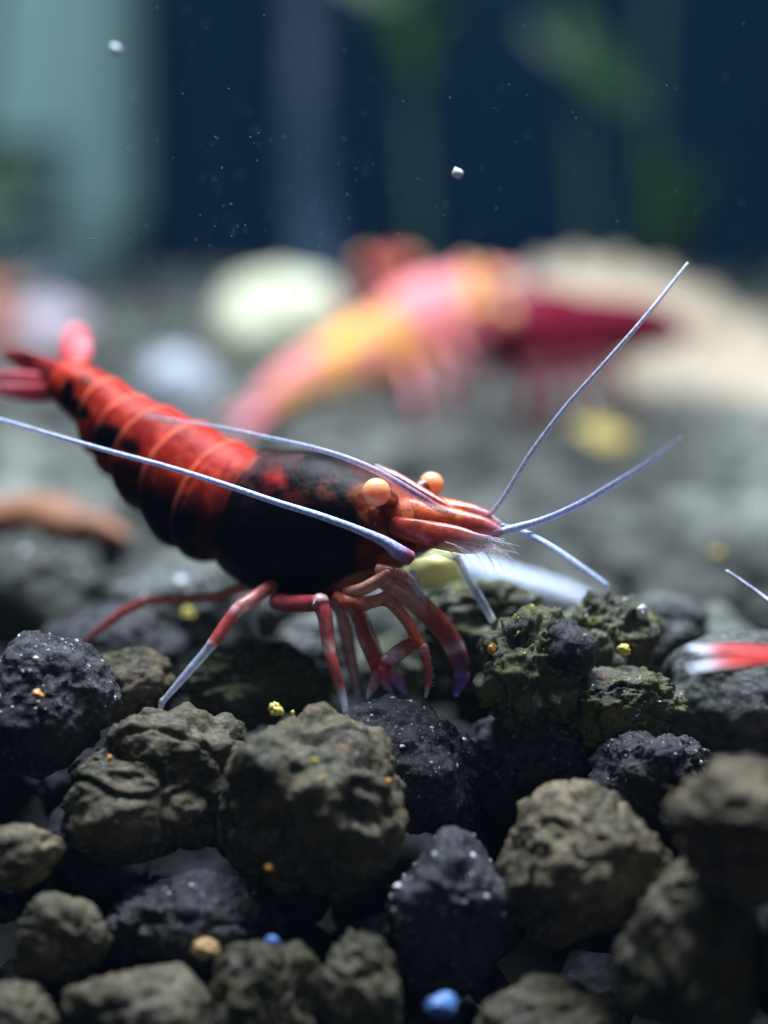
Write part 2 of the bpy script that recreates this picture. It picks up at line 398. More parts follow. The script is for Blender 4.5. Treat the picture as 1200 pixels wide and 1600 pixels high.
hero('dull brown granule beside the slate-blue angular one', 22, 172, 1388, 1530, 8.05, 'brown', sub=5, seed=31, lumps=4)
hero('dark brown ridged granule in the lowest row', 95, 345, 1508, 1690, 7.9, 'brown', sub=5, seed=32, lumps=5)
hero('rusty brown granule in the black gap under the round grey one', -60, 95, 1285, 1390, 8.15, 'tan', sub=5, seed=33, lumps=4)
hero('smooth dark granule in the lowest row beside the blue pebble chip', 745, 960, 1528, 1690, 7.9, 'brown', sub=5, seed=35, lumps=4, spread=.3)
hero('small dark granule half hidden in the lowest corner', -50, 90, 1535, 1680, 7.85, 'brown', sub=5, seed=36, lumps=4)
hero('black granule deep in the gap under the front-row granules', 600, 830, 1560, 1760, 8.35, 'dark', sub=5, seed=37, lumps=4)
# behind the shrimp
hero('greenish soft granule with a glint below the driftwood stick', -60, 165, 848, 1010, 11.2, 'filler', sub=5, seed=38, lumps=5, pits=8, spk=6, spk_size=.03)
hero('lilac-grey gritty granule behind the horizontal rear leg', 158, 365, 886, 1030, 10.5, 'grey', sub=5, seed=39, lumps=4, spk=40, spk_size=.02)
hero('black shaded granule under the horizontal rear leg', 60, 300, 945, 1090, 10.0, 'dark', sub=5, seed=41, lumps=4)
hero('grey granule under the hip of the shrimp\'s rear legs', 360, 470, 905, 1010, 10.7, 'grey', sub=5, seed=42, lumps=4)
# out of the frame at the side, carrying the second red shrimp
hero('grey granule beyond the mustard-tan one, carrying the red-tailed shrimp', 1320, 1640, 1150, 1400, 7.6, 'grey', sub=4, seed=43, lumps=4)
hero('dark granule beside the grey one that carries the red-tailed shrimp', 1180, 1420, 1380, 1650, 7.6, 'dark', sub=4, seed=44, lumps=4)

# granules of the bed that runs back to the rear wall
protos = []
for k in range(8):
    V, F = granule(200+k, 4, lumps=4+k % 3, spread=.42, pits=6, rough=.05)
    me = bpy.data.meshes.new('soil_granule'); me.from_pydata(V.tolist(), [], F)
    me.polygons.foreach_set('use_smooth', np.ones(len(F), bool)); me.materials.append(ST['filler']); protos.append((me, V, F))
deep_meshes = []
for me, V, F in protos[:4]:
    m2 = me.copy(); m2.materials.clear(); m2.materials.append(ST['dark']); deep_meshes.append(m2)  # dark material puts the black shade of the gaps into the colour
spots = []
y = -0.1
while y < 25.0:
    dist = y+8.8; half = dist/6+.7
    x = -half + random.uniform(0, .3)
    while x < half:
        px_, py_ = x+random.uniform(-.09, .09), y+random.uniform(-.1, .1)
        r = random.uniform(.22, .36)*(1.0 if y < 6 else 1.15)
        if all((px_-h[0][0])**2+(py_-h[0][1])**2 > (h[1]+r*.55)**2 for h in heroes):
            if not (py_ < .45): spots.append((px_, py_, r))
        x += .56
    y += .47
spots.sort(key=lambda s: s[1])
NV = 150
for k, (x, y, r) in enumerate(spots[:NV]):
    me = protos[k % 8][0]
    o = bpy.data.objects.new('soil_granule', me); COL.objects.link(o)
    s = r*np.array([random.uniform(.85, 1.15), random.uniform(.85, 1.15), random.uniform(.75, 1.0)])
    o.scale = s; o.rotation_euler = (0, 0, random.uniform(0, 6.28))
    o.location = (x, y, float(bed_z(x, y)) + s[2]*.75)
    tag(o, 'soft greenish-grey soil granule in the blurred bed behind the shrimp', 'soil granule', 'blurred granules of the bed behind the shrimp')
VV, FF, off = [], [], 0
D2, F2 = ico(3)
for k, (x, y, r) in enumerate(spots[NV:]):
    rv = D2*(1+.16*fbm(D2, 1.7, k, 2))[:, None]*r*np.array([1, 1, .85]) + np.array([x, y, float(bed_z(x, y))+r*.6])
    VV.append(rv); FF += [tuple(a+off for a in f) for f in F2]; off += len(D2)
o = link_mesh('far_soil_granules', np.vstack(VV), FF, ST['filler'])
tag(o, 'blurred grey-green soil granules covering the bed up to the rear wall', 'gravel', kind='stuff')

# granules that fill the depth under the front rows
deep = []
for k in range(2600):
    x, y = random.uniform(-1.9, 1.9), random.uniform(-2.0, .9)
    r = random.uniform(.17, .32)
    top = float(np.interp(y, [-2.4, -1.6, -.9, -.2, .9], [-1.9, -1.25, -.85, -.42, -.12]))
    z = top - r*random.uniform(.6, 2.2)
    c = np.array([x, y, z])
    if any(np.linalg.norm(c-h[0]) < h[1]*.7+r*.6 for h in heroes): continue
    if any(np.linalg.norm(c-q[0]) < (q[1]+r)*.82 for q in deep): continue
    deep.append((c, r))
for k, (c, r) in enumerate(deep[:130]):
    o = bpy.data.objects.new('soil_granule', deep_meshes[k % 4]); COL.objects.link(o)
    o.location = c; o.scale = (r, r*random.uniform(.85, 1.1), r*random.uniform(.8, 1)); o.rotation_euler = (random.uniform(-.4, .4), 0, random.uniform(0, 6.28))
    tag(o, 'shade-darkened soil granule deep in the gaps under the front granules', 'soil granule', 'shadowed granules in the gaps of the front')

# loose coloured grains on the granules
def grain(label, x, y, d, r, mat, seed, flat=.8):
    V, F = granule(seed, 2 if r < 12 else 4, lumps=3, spread=.7, crease=.1, rough=.10 if r < 12 else .16, pits=0 if r < 12 else 8, cuts=12 if r < 12 else 5)
    o = link_mesh('mineral_grain', V*np.array([r, r*.9, r*flat])/FPX*d*.9, F, M_speck[mat], smooth=r >= 12); o.rotation_euler = (seed*.7, seed*1.3, seed*.4) if r < 12 else (0, .2, 0); o.location = P(x, y, d)
    tag(o, label, 'mineral grain', 'loose mineral grains')
grain('yellow crumbly grain on top of the seam between the two olive-brown granules', 432, 1108, 8.50, 15, 'yellow', 301)
grain('tiny golden grain beside the yellow crumbly grain', 457, 1114, 8.48, 6, 'yellow', 302)
grain('golden grain on the upper face of the blocky olive-brown granule', 491, 1190, 8.04, 9, 'yellow', 303)
grain('orange grain on the face of the big round grey granule', 60, 1086, 8.32, 10, 'orange', 304, 1.1)
grain('tan hollow-looking chip on the slate-blue angular granule', 322, 1484, 7.98, 26, 'tan', 305)
grain('blue oval pebble chip among the lowest granules', 690, 1570, 7.75, 30, 'blue', 306, .7)
grain('pale bluish grain on the lumpy grey granule of the lowest row', 425, 1470, 7.9, 13, 'blue', 307)
grain('orange grain on the flank of the blocky olive-brown granule', 607, 1222, 8.16, 7, 'orange', 308)
grain('orange grain low on the blocky olive-brown granule', 420, 1356, 8.06, 9, 'orange', 309)
grain('small orange grain in the crack of the lumpy olive-brown granule', 170, 1186, 8.28, 7, 'orange', 310)
grain('pale yellow grain low on the lumpy olive-brown granule', 181, 1283, 8.24, 8, 'yellow', 311)
grain('yellow-green grain in the hollow of the mossy granule', 975, 1015, 8.82, 13, 'yellow', 312)
grain('peach grain at the edge of the bright mossy granule', 770, 1014, 8.70, 11, 'orange', 313)
grain('white grain at the rim of the mossy granule above the black hollow', 1003, 955, 8.95, 9, 'white', 314, 1.3)
grain('white grain added as a highlight behind the horizontal rear leg', 284, 914, 10.2, 12, 'white', 315, 1.3)  # bright grain stands in for a blurred highlight
grain('yellow grain hanging under the horizontal rear leg', 293, 957, 10.05, 9, 'yellow', 316, 1.6)
grain('pale round grain added as a highlight on the soft greenish granule', 40, 862, 10.9, 9, 'white', 317)  # bright grain put here as a highlight disc
grain('yellow-green round grain beside the stray antenna tip', 1121, 866, 11.2, 13, 'yellow', 318)

# ---------------------------------------------------------------- shrimps
def sweep(cen, up, hw, ns, nt, radial=None, expo=2.0):
    """body skin swept along stations: centre, half-height vector, half width"""
    c = cr(cen, ns); u = cr(up, ns); w = cr(np.asarray(hw, float)[:, None], ns)[:, 0]
    s = np.linspace(0, len(cen)-1, len(c))
    T = np.gradient(c, axis=0); T /= np.linalg.norm(T, axis=1)[:, None]
    Wd = np.cross(T, u); Wd /= np.linalg.norm(Wd, axis=1)[:, None]
    th = np.linspace(0, 2*np.pi, nt, endpoint=False)
    sg, tg = np.meshgrid(s, th, indexing='ij')
    f = radial(sg, tg) if radial else np.ones_like(sg)
    cu = np.sign(np.cos(tg))*np.abs(np.cos(tg))**(2/expo); sw = np.sign(np.sin(tg))*np.abs(np.sin(tg))**(2/expo)
    V = c[:, None] + (cu*f)[..., None]*u[:, None] + (sw*f*w[:, None])[..., None]*Wd[:, None]
    m = len(c); F = []
    for i in range(m-1):
        for j in range(nt):
            F.append((i*nt+j, (i+1)*nt+j, (i+1)*nt+(j+1) % nt, i*nt+(j+1) % nt))
    V = V.reshape(-1, 3); k = len(V); V = np.vstack([V, c[0], c[-1]])
    for j in range(nt):
        F.append((k, j, (j+1) % nt)); F.append((k+1, (m-1)*nt+(j+1) % nt, (m-1)*nt+j))
    return V, F, sg, tg, nt, m

main = empty('red_shrimp', P(440, 1100, 9.0))
tag(main, 'red and black shrimp with orange eyes standing on the soil granules', 'shrimp', 'shrimps in the tank')
O = np.array(main.location)
# stations from the tail to the snout: upper outline, lower outline, distance, half width
ST_ = [((108, 566), (84, 624), .10), ((150, 576), (113, 651), .125), ((190, 597), (134, 694), .145), ((228, 622), (155, 722), .165),
       ((268, 640), (186, 764), .185), ((315, 660), (228, 812), .205), ((365, 688), (279, 862), .225), ((405, 705), (335, 872), .240),
       ((442, 707), (372, 903), .275), ((492, 704), (438, 936), .310), ((546, 712), (506, 938), .310), ((590, 732), (568, 916), .270),
       ((628, 755), (612, 887), .205), ((662, 776), (648, 866), .15), ((695, 792), (688, 842), .10), ((720, 803), (716, 826), .05)]
def body_d(px): return 9.15 - (.70 if px > 500 else .50)*(px-500)*.0025
cen, upv, hws = [], [], []
for (t, b, w) in ST_:
    d = body_d((t[0]+b[0])/2); a, c = P(*t, d), P(*b, d)
    cen.append((a+c)/2); upv.append((a-c)/2); hws.append(w)
BND = [0, 1.8, 2.9, 3.9, 5.05, 6.15, 7.42]
def seff(s, th):
    return s - .50*np.sin(th)**2*np.exp(-((s-7.6)/.8)**2) + .25*np.sin(th)**2*(s < 6.3)
def radial(s, th):
    e = seff(s, th); f = np.ones_like(e)
    low = np.clip(-np.cos(th), 0, 1)**1.2
    for k in range(6):
        a, b = BND[k], BND[k+1]
        t = np.clip((e-a)/(b-a), 0, 1); ins = (e >= a) & (e < b)
        f = np.where(ins, .965 + .075*(1-t)**1.6*sstep(0, .05, t) + low*.22*(np.sin(np.pi*np.clip(t*.9+.12, 0, 1))-.55), f)
    f = np.where(e >= 7.42, 1 + .05*np.exp(-(e-7.42)/.6)*sstep(7.42, 7.5, e), f)
    return f
V, F, sg, tg, nt, m = sweep(np.array(cen), np.array(upv), hws, 34, 144, radial, 2.15)
# fine lumps of the shell
V[:-2] += (fbm(V[:-2], 6, 3, 3)*.004)[:, None]*(V[:-2]-np.repeat(cr(np.array(cen), 34), nt, 0))/.2
# pigment, laid out on the near flank and mirrored to the far one
Vg = V[:-2].reshape(m, nt, 3)
near = np.array([j if Vg[m//2, j, 1] < cen[8][1] else (nt-j) % nt for j in range(nt)])
Vn = Vg[:, near]
X, Y, _ = proj(Vn)
nz = fbm(Vn, 9, 61, 4); nz2 = fbm(Vn, 22, 71, 4); nz3 = fbm(Vn, 4, 81, 3)
E = seff(sg, tg)
def blob(x, y, rx, ry, soft=.35, ang=0, wob=.25):
    ca, sa = math.cos(ang), math.sin(ang)
    u = ((X-x)*ca+(Y-y)*sa)/rx; v = (-(X-x)*sa+(Y-y)*ca)/ry
    return 1-sstep(1-soft, 1+soft, np.sqrt(u*u+v*v)+wob*nz)
col = np.zeros((m, nt, 3)); col[:] = (.42, .026, .016)
def lay(mask, c):
    global col
    col = col*(1-mask[..., None]) + np.array(c)*mask[..., None]
DARK, BLACK = (.045, .006, .006), (.004, .0035, .005)
lay(.35*sstep(-.1, .5, nz), (.30, .018, .012))
lay(.35*sstep(.15, .6, nz2), (.62, .085, .045))
# flank below the line of the antenna: dark mottled
line = (Y - (690 + (X-150)*.33))
lay(sstep(-10, 45, line+30*nz)*(X < 420)*(X > 150), DARK)
lay(sstep(10, 60, line+45*nz3)*(X < 420)*(X > 190)*.85, BLACK)
lay(.55*sstep(.1, .45, nz)*sstep(30, 60, line)*(X < 400)*(X > 190), (.20, .016, .010))
lay(blob(165, 682, 30, 24), BLACK); lay(blob(206, 697, 15, 16), BLACK)
lay(blob(106, 612, 10, 26, ang=.2), BLACK); lay(blob(124, 640, 22, 13, ang=.7), BLACK); lay(.6*blob(134, 592, 15, 12), (.10, .03, .015))
lay(.8*blob(255, 655, 30, 8, ang=.5), (.16, .014, .01)); lay(.55*blob(300, 690, 40, 14, ang=.6), (.27, .014, .012))
lay(.7*blob(222, 668, 30, 22, ang=1.0), (.24, .014, .010))
# light rear rims of the rings
for b in BND[1:6]:
    rim = np.exp(-((E-b-.07)/.055)**2)*sstep(.25, .75, np.cos(tg)*.5+.62)
    lay(.75*rim, (.85, .22, .11))
lay(np.clip(.85*np.exp(-((E-7.1)/.22)**2)*(.75+.5*nz), 0, 1), (.09, .014, .010))
lay(.6*np.exp(-((E-6.8)/.06)**2), (.10, .012, .010))
# carapace
car = sstep(7.42, 7.50, E)
lay(car, BLACK)
top = sstep(780, 735, Y+18*nz)*car
lay(top*.75*sstep(-.05, .35, nz), (.035, .010, .011))
lay(.8*car*blob(438, 750, 24, 15, ang=1.2, wob=.7), (.30, .020, .020))
lay(.75*car*blob(462, 778, 42, 13, ang=.3, wob=.8), (.08, .012, .010))
lay(.55*car*blob(508, 772, 26, 13, ang=.2, wob=.9), (.11, .028, .018))
lay(.8*car*blob(390, 722, 22, 9, ang=-.6, wob=.4), (.40, .045, .025))
lay(.5*car*sstep(.25, .55, nz2)*sstep(800, 760, Y), (.10, .03, .026))
head = sstep(548, 590, X+14*nz-.10*(Y-760))
lay(head, (.28, .040, .018))
lay(head*.85*sstep(-.1, .3, nz), (.07, .012, .008))
lay(head*.6*sstep(.25, .5, nz2), (.55, .16, .06))
lay(head*sstep(600, 570, X)*sstep(790, 830, Y), BLACK)
lay(.9*blob(583, 868, 26, 28, wob=.35), (.10, .012, .009)); lay(.9*blob(566, 905, 50, 10, ang=-.35), (.45, .17, .09))
lay(.8*blob(612, 880, 20, 16), (.40, .12, .06))
lay(.8*blob(548, 738, 60, 22, ang=.35, wob=.4), BLACK)
C4 = np.ones((m*nt+2, 4)); C4[:-2, :3] = col.reshape(-1, 3); C4[-2:, :3] = (.3, .03, .02)
body = link_mesh('body', V, F, M_shell, main, C4, origin=O)

def limb(name, pts, rad, stops, parent=main, mat=None, seg=12, flat=None, n=8, joints=(), hairs=None, origin=None):
    W3 = np.array([P(*p) for p in pts]); us = np.arange(len(W3), dtype=float); N0 = len(W3)-1
    if 'leg' in name or 'arm' in name:      # crisp jointed bends with slightly swollen joints
        Q, R_, U_ = [W3[0]], [rad[0]], [0.0]
        for i in range(1, N0):
            a, b = W3[i]-W3[i-1], W3[i+1]-W3[i]
            cs = a @ b/(np.linalg.norm(a)*np.linalg.norm(b)+1e-9)
            if cs < .93:
                Q += [W3[i]-a*.22, W3[i], W3[i]+b*.22]; R_ += [rad[i]*.98, rad[i]*1.12, rad[i]*.95]; U_ += [i-.22, i, i+.22]
            else:
                Q.append(W3[i]); R_.append(rad[i]); U_.append(float(i))
        Q.append(W3[-1]); R_.append(rad[-1]); U_.append(float(N0))
        W3, rad, us = np.array(Q), R_, np.array(U_)
    V, F, t = tube_geo(W3, np.array(rad)*.00245*(.86 if 'leg' in name or 'arm' in name else 1), seg, flat, n)
    t = np.interp(t*(len(us)-1), np.arange(len(us)), us)/N0
    if hairs:
        a, b, num, ln = hairs; c = cr(W3, n); V = list(V)
        r_ = np.random.default_rng(3); tt = list(t)
        for k in range(num):
            f = a+(b-a)*k/(num-1); i = min(int(f*(len(c)-1)), len(c)-2); q = c[i]
            dr = (RT*.9 + UP*r_.uniform(-.6, .2) - FW*r_.uniform(-.4, .4)); dr /= np.linalg.norm(dr)
            s = UP*.0022; e = FW*.0022; k0 = len(V)
            rr = .011
            V += [q+dr*rr*.5+s, q+dr*rr*.5-s, q+dr*rr*.5+e, q+dr*(rr+ln)]; tt += [1.0]*4
            F += [(k0, k0+1, k0+3), (k0+1, k0+2, k0+3), (k0+2, k0, k0+3)]
        V = np.array(V); t = np.array(tt)
    return link_mesh(name, V, F, mat or M_limb, parent, grad(t, stops), origin=O if origin is None else origin)
RED, PNK, ORG = (.56, .105, .095, .72), (.68, .28, .26, .62), (.62, .14, .065, .78)
BLU, PAL, JNT = (.62, .70, .90, .48), (.70, .76, .92, .45), (.74, .48, .50, .85)
# walking legs
limb('walking_leg', [(405, 915, 9.30), (380, 917, 9.28), (333, 933, 9.30), (280, 936, 9.32), (231, 938, 9.30), (222, 941, 9.30), (195, 955, 9.3), (160, 980, 9.32), (128, 1008, 9.34)],
     [11, 11, 10, 9.5, 9.5, 9.5, 9, 8, 5], [(0, ORG), (.5, RED), (.58, JNT), (.63, RED), (.8, RED), (1, (.35, .05, .07, .55))])
limb('walking_leg', [(425, 915, 8.98), (409, 926, 8.92), (385, 942, 8.86), (371, 953, 8.84), (350, 980, 8.82), (333, 1004, 8.80), (322, 1018, 8.80), (288, 1057, 8.79), (254, 1096, 8.78), (246, 1121, 8.78)],
     [13, 13, 13, 12.5, 11.5, 10.5, 9, 7.5, 5.5, 3], [(0, RED), (.30, PNK), (.34, JNT), (.38, RED), (.54, RED), (.57, JNT), (.61, BLU), (1, BLU)])
limb('walking_leg', [(430, 938, 8.96), (450, 943, 8.90), (480, 943, 8.82), (500, 942, 8.78), (508, 965, 8.76), (514, 1012, 8.74), (523, 1045, 8.72), (533, 1078, 8.72), (540, 1110, 8.70), (543, 1134, 8.68)],
     [15, 16, 16, 16, 14, 12, 10.5, 8.5, 6.5, 3.5], [(0, RED), (.30, (.45, .05, .08, .95)), (.335, JNT), (.38, (.45, .05, .08, .95)), (.52, RED), (.56, JNT), (.60, RED), (.74, RED), (.82, BLU), (1, PAL)])
limb('walking_leg', [(515, 938, 9.05), (530, 948, 9.02), (540, 985, 9.0), (548, 1030, 8.98), (556, 1070, 8.96), (560, 1100, 8.94)],
     [12, 13, 13, 12, 8, 3], [(0, RED), (.3, (.5, .14, .12, .7)), (.7, (.5, .2, .2, .6)), (1, PAL)])
limb('walking_leg', [(525, 930, 8.84), (540, 940, 8.80), (570, 943, 8.76), (600, 936, 8.74), (615, 945, 8.73), (637, 972, 8.72), (650, 998, 8.71), (660, 1012, 8.70), (667, 1035, 8.70), (670, 1060, 8.70), (665, 1090, 8.69)],
     [10, 13, 13, 12, 11.5, 10.5, 10, 10, 8.5, 7, 3], [(0, ORG), (.62, ORG), (.68, (.45, .06, .03, .95)), (.715, JNT), (.75, RED), (.93, RED), (1, BLU)], hairs=(.74, .97, 22, .022))
limb('walking_leg', [(590, 905, 8.88), (615, 915, 8.88), (660, 950, 8.9), (690, 980, 8.92), (705, 1002, 8.93), (718, 1030, 8.95), (722, 1055, 8.97), (712, 1085, 9.0)],
     [14, 19, 21, 20, 19, 17, 13, 5], [(0, (.5, .13, .08, .85)), (.4, (.48, .10, .07, .6)), (.58, (.40, .10, .08, .55)), (.62, (.75, .66, .8, .6)), (.67, (.30, .06, .08, .5)), (.85, (.22, .10, .32, .45)), (1, (.12, .14, .5, .35))])
limb('walking_leg', [(640, 870, 8.86), (680, 862, 8.88), (712, 870, 8.9), (718, 876, 8.9), (735, 910, 8.9), (752, 938, 8.92), (770, 970, 8.94)],
     [6, 6, 7, 6, 7, 8, 7], [(0, PAL), (.3, PAL), (.4, (.85, .92, 1, .95)), (.5, (.5, .62, .75, .45)), (.9, (.45, .60, .75, .55)), (1, (.85, .95, 1, .9))])
limb('walking_leg', [(405, 928, 9.35), (392, 955, 9.38), (398, 980, 9.40), (405, 1008, 9.42)], [8, 8, 7, 5], [(0, PNK), (.4, PAL), (1, (.5, .6, .7, .4))])
limb('walking_leg', [(600, 925, 8.95), (620, 905, 8.9), (645, 895, 8.86), (664, 940, 8.85)], [5, 5, 5, 3], [(0, PAL), (.5, (.7, .8, 1, .7)), (1, PAL)])
# claw arms tucked between the legs
limb('claw_arm', [(548, 945, 8.95), (560, 965, 8.9), (572, 1000, 8.86), (588, 1035, 8.82), (592, 1052, 8.80), (580, 1078, 8.79), (574, 1092, 8.78)],
     [12, 13, 14, 15, 14, 8, 3], [(0, RED), (.3, (.5, .12, .10, .75)), (.62, (.52, .05, .035, .9)), (.75, (.7, .3, .35, .7)), (1, PAL)])
limb('claw_arm', [(655, 996, 8.76), (640, 1008, 8.75), (622, 1020, 8.74), (606, 1032, 8.74), (600, 1046, 8.75), (602, 1066, 8.76), (612, 1084, 8.77)],
     [9, 14, 15, 13, 11, 9, 4], [(0, RED), (.25, (.6, .12, .08, .85)), (.42, (.75, .62, .85, .75)), (.55, (.5, .05, .04, .9)), (.8, (.6, .15, .3, .7)), (1, (.4, .4, .9, .5))])
limb('claw_arm', [(560, 950, 9.05), (575, 985, 9.0), (590, 1030, 8.95), (618, 1060, 8.9), (634, 1085, 8.88)], [10, 12, 13, 12, 5],
     [(0, RED), (.5, (.5, .15, .15, .6)), (.8, (.5, .18, .5, .55)), (1, (.35, .4, .95, .4))])
# mouth limbs below the carapace
limb('mouthpart', [(540, 925, 8.82), (565, 921, 8.76), (590, 908, 8.72), (608, 893, 8.70)], [8, 10, 10, 6], [(0, (.5, .2, .12, .9)), (.5, (.7, .42, .30, .9)), (1, (.6, .3, .2, .9))])
limb('mouthpart', [(590, 890, 8.76), (620, 895, 8.72), (640, 905, 8.72), (655, 930, 8.74)], [9, 9, 7, 3], [(0, (.5, .2, .12, .9)), (.5, (.6, .25, .18, .8)), (1, PAL)])
# swimming legs under the abdomen
for (x, y, x2, y2) in ((238, 790, 262, 838), (262, 812, 290, 856), (290, 836, 322, 880)):
    limb('swimming_leg', [(x, y, 9.60), ((x+x2)/2, (y+y2)/2+4, 9.66), (x2, y2, 9.70)], [10, 15, 4], [(0, (.5, .2, .2, .8)), (.35, (.62, .66, .85, .7)), (1, (.7, .75, .95, .5))], flat=(FW, .3))
# feeler bases, scales and snout
limb('feeler_base', [(640, 800, 8.84), (680, 808, 8.76), (720, 815, 8.72), (755, 822, 8.69), (782, 832, 8.67)], [24, 22, 19, 15, 8],
     [(0, (.40, .06, .03, 1)), (.35, (.62, .15, .04, .95)), (.5, (.66, .19, .05, .9)), (.55, (.45, .07, .03, .9)), (.8, (.55, .10, .09, .85)), (1, (.55, .25, .35, .6))])
limb('feeler_base', [(655, 788, 8.95), (695, 796, 8.88), (735, 802, 8.83), (765, 808, 8.80)], [18, 19, 16, 9],
     [(0, (.40, .06, .03, 1)), (.4, (.60, .13, .035, .95)), (.6, (.45, .07, .03, .9)), (1, (.55, .22, .30, .6))])
limb('antenna_scale', [(615, 822, 8.74), (660, 832, 8.66), (710, 842, 8.60), (740, 848, 8.57), (768, 846, 8.55)], [15, 20, 21, 17, 9],
     [(0, (.20, .02, .015, 1)), (.2, (.34, .045, .02, .95)), (.38, (.42, .06, .03, .9)), (.6, (.45, .09, .08, .7)), (.8, (.5, .2, .25, .45)), (1, (.6, .5, .8, .2))], flat=(FW, .35))
limb('antenna_scale', [(665, 790, 9.02), (710, 800, 8.98), (750, 812, 8.92), (784, 826, 8.88)], [15, 19, 18, 9],
     [(0, (.40, .05, .03, 1)), (.5, (.55, .12, .08, .8)), (1, (.6, .4, .6, .35))], flat=(FW, .35))
limb('snout_spike', [(585, 731, 8.98), (620, 748, 8.93), (655, 768, 8.88), (690, 787, 8.83), (722, 803, 8.79)], [9, 12, 11, 8, 2], [(0, (.03, .006, .008, 1)), (.4, (.16, .02, .02, 1)), (1, (.40, .06, .04, 1))], flat=(RT*.8-FW*.55, .5))
# antennae and antennules
AB = [(0, (.42, .12, .17, 1)), (.05, (.42, .15, .28, 1)), (.10, (.46, .42, .80, .95)), (.35, (.50, .64, 1.0, .92)), (.6, (.58, .66, .95, .8)), (1, (.55, .62, .82, .7))]
limb('antenna', [(640, 872, 8.60), (622, 862, 8.57), (600, 846, 8.56), (560, 828, 8.56), (500, 806, 8.58), (430, 784, 8.62), (350, 757, 8.68), (260, 729, 8.76), (160, 702, 8.86), (80, 679, 8.95), (0, 656, 9.05), (-90, 636, 9.2)],
     [12, 12, 8.5, 6.4, 5.6, 5, 4.6, 4.2, 3.9, 3.6, 3.4, 2.6], AB, mat=M_feeler, n=14)
limb('antenna', [(712, 806, 8.70), (690, 797, 8.68), (650, 772, 8.66), (600, 742, 8.68), (550, 719, 8.72), (490, 700, 8.80), (420, 684, 8.92), (340, 667, 9.06), (240, 652, 9.25), (225, 650, 9.3)],
     [6, 6, 6, 5.5, 4.8, 4, 3.4, 2.6, 2, 1.2], [(0, (.5, .22, .28, .45)), (.25, (.50, .34, .50, .55)), (.45, (.52, .56, .80, .6)), (.7, (.55, .62, .8, .55)), (1, (.6, .65, .8, .4))], mat=M_feeler, n=12)
limb('antennule', [(762, 808, 8.78), (785, 780, 8.78), (830, 708, 8.76), (885, 635, 8.72), (950, 562, 8.68), (1015, 487, 8.70), (1075, 411, 8.78)],
     [4, 4, 4.2, 4, 3.8, 3.5, 2.6], [(0, (.5, .25, .3, .4)), (.12, (.45, .38, .55, .5)), (.4, (.52, .56, .74, .6)), (1, (.62, .66, .80, .65))], mat=M_feeler, n=12)
limb('antennule', [(770, 834, 8.68), (800, 826, 8.66), (850, 812, 8.60), (905, 788, 8.50), (955, 759, 8.36), (1005, 728, 8.20), (1065, 685, 8.0)],
     [5, 6, 5.6, 5.2, 4.5, 3.6, 2], [(0, (.6, .65, .95, .9)), (.2, (.62, .72, .98, .85)), (.5, (.50, .58, .85, .65)), (1, (.5, .58, .8, .35))], mat=M_feeler, n=12)
limb('antennule', [(785, 822, 8.80), (820, 832, 8.68), (860, 853, 8.50), (905, 883, 8.32), (950, 915, 8.15)], [5, 5, 5, 4.5, 3], [(0, (.5, .5, .8, .7)), (.3, (.5, .58, .85, .75)), (1, (.4, .5, .75, .5))], mat=M_feeler, n=12)
# fine bristles round the snout
r_ = np.random.default_rng(77); HV, HF, HC = [], [], []
for k in range(34):
    x0, y0 = r_.uniform(690, 775), r_.uniform(838, 862); ln = r_.uniform(20, 60); an = r_.uniform(.05, 1.0)
    d0 = r_.uniform(8.55, 8.75)
    V, F, t = tube_geo([P(x0, y0, d0), P(x0+ln*.5*math.cos(an), y0+ln*.45*math.sin(an), d0-.02), P(x0+ln*math.cos(an*1.1), y0+ln*math.sin(an*1.15), d0-.03)], [.0020, .0016, .0008], 4, None, 4)
    off = sum(len(q) for q in HV); HV.append(V); HF += [tuple(a+off for a in f) for f in F]; HC.append(grad(t, [(0, (.6, .4, .45, .5)), (1, (.75, .80, .95, .35))]))
hb = link_mesh('snout_bristles', np.vstack(HV), HF, M_feeler, main, np.vstack(HC), origin=O); hb['kind'] = 'stuff'
# eyes
def eye(x, y, d, r, sx, sy, sd):
    D, F = ico(4); c = P(x, y, d)
    st = limb('eye_stalk', [(sx, sy, sd), ((sx+x)/2, (sy+y)/2, (sd+d)/2), (x, y, d)], [13, 15, 17], [(0, (.10, .012, .01, 1)), (1, (.22, .05, .03, 1))])
    e = link_mesh('eye', c + D*r*.00245, F, M_eye, st, origin=O)
eye(588, 769, 8.64, 22, 615, 785, 8.84)
eye(674, 757, 9.00, 20, 645, 772, 8.96)
# tail fan
def blade(name, pts, rad, stops, fv, parent=main, thick=.16, n=10, origin=None):
    return limb(name, pts, rad, stops, parent, M_fin, 20, (fv, thick), n, origin=origin)
blade('tail_plate', [(108, 592, body_d(96)), (70, 578, 9.9), (35, 562, 9.95), (8, 552, 10.0)], [24, 24, 19, 7], [(0, (.30, .02, .016, 1)), (.45, (.14, .012, .012, 1)), (1, (.42, .08, .06, .8))], UP*.25+FW)
blade('tail_fan_blade', [(104, 604, 9.8), (70, 602, 9.84), (25, 596, 9.9), (-25, 588, 9.95)], [18, 20, 20, 8], [(0, (.45, .03, .05, 1)), (.35, (.60, .09, .13, .95)), (1, (.80, .34, .38, .7))], UP*.25+FW)
blade('tail_fan_blade', [(98, 612, 9.75), (60, 615, 9.76), (20, 612, 9.8), (-25, 606, 9.86)], [12, 15, 14, 6], [(0, (.45, .03, .06, 1)), (.4, (.66, .15, .20, .9)), (1, (.85, .42, .45, .6))], UP*.25+FW)
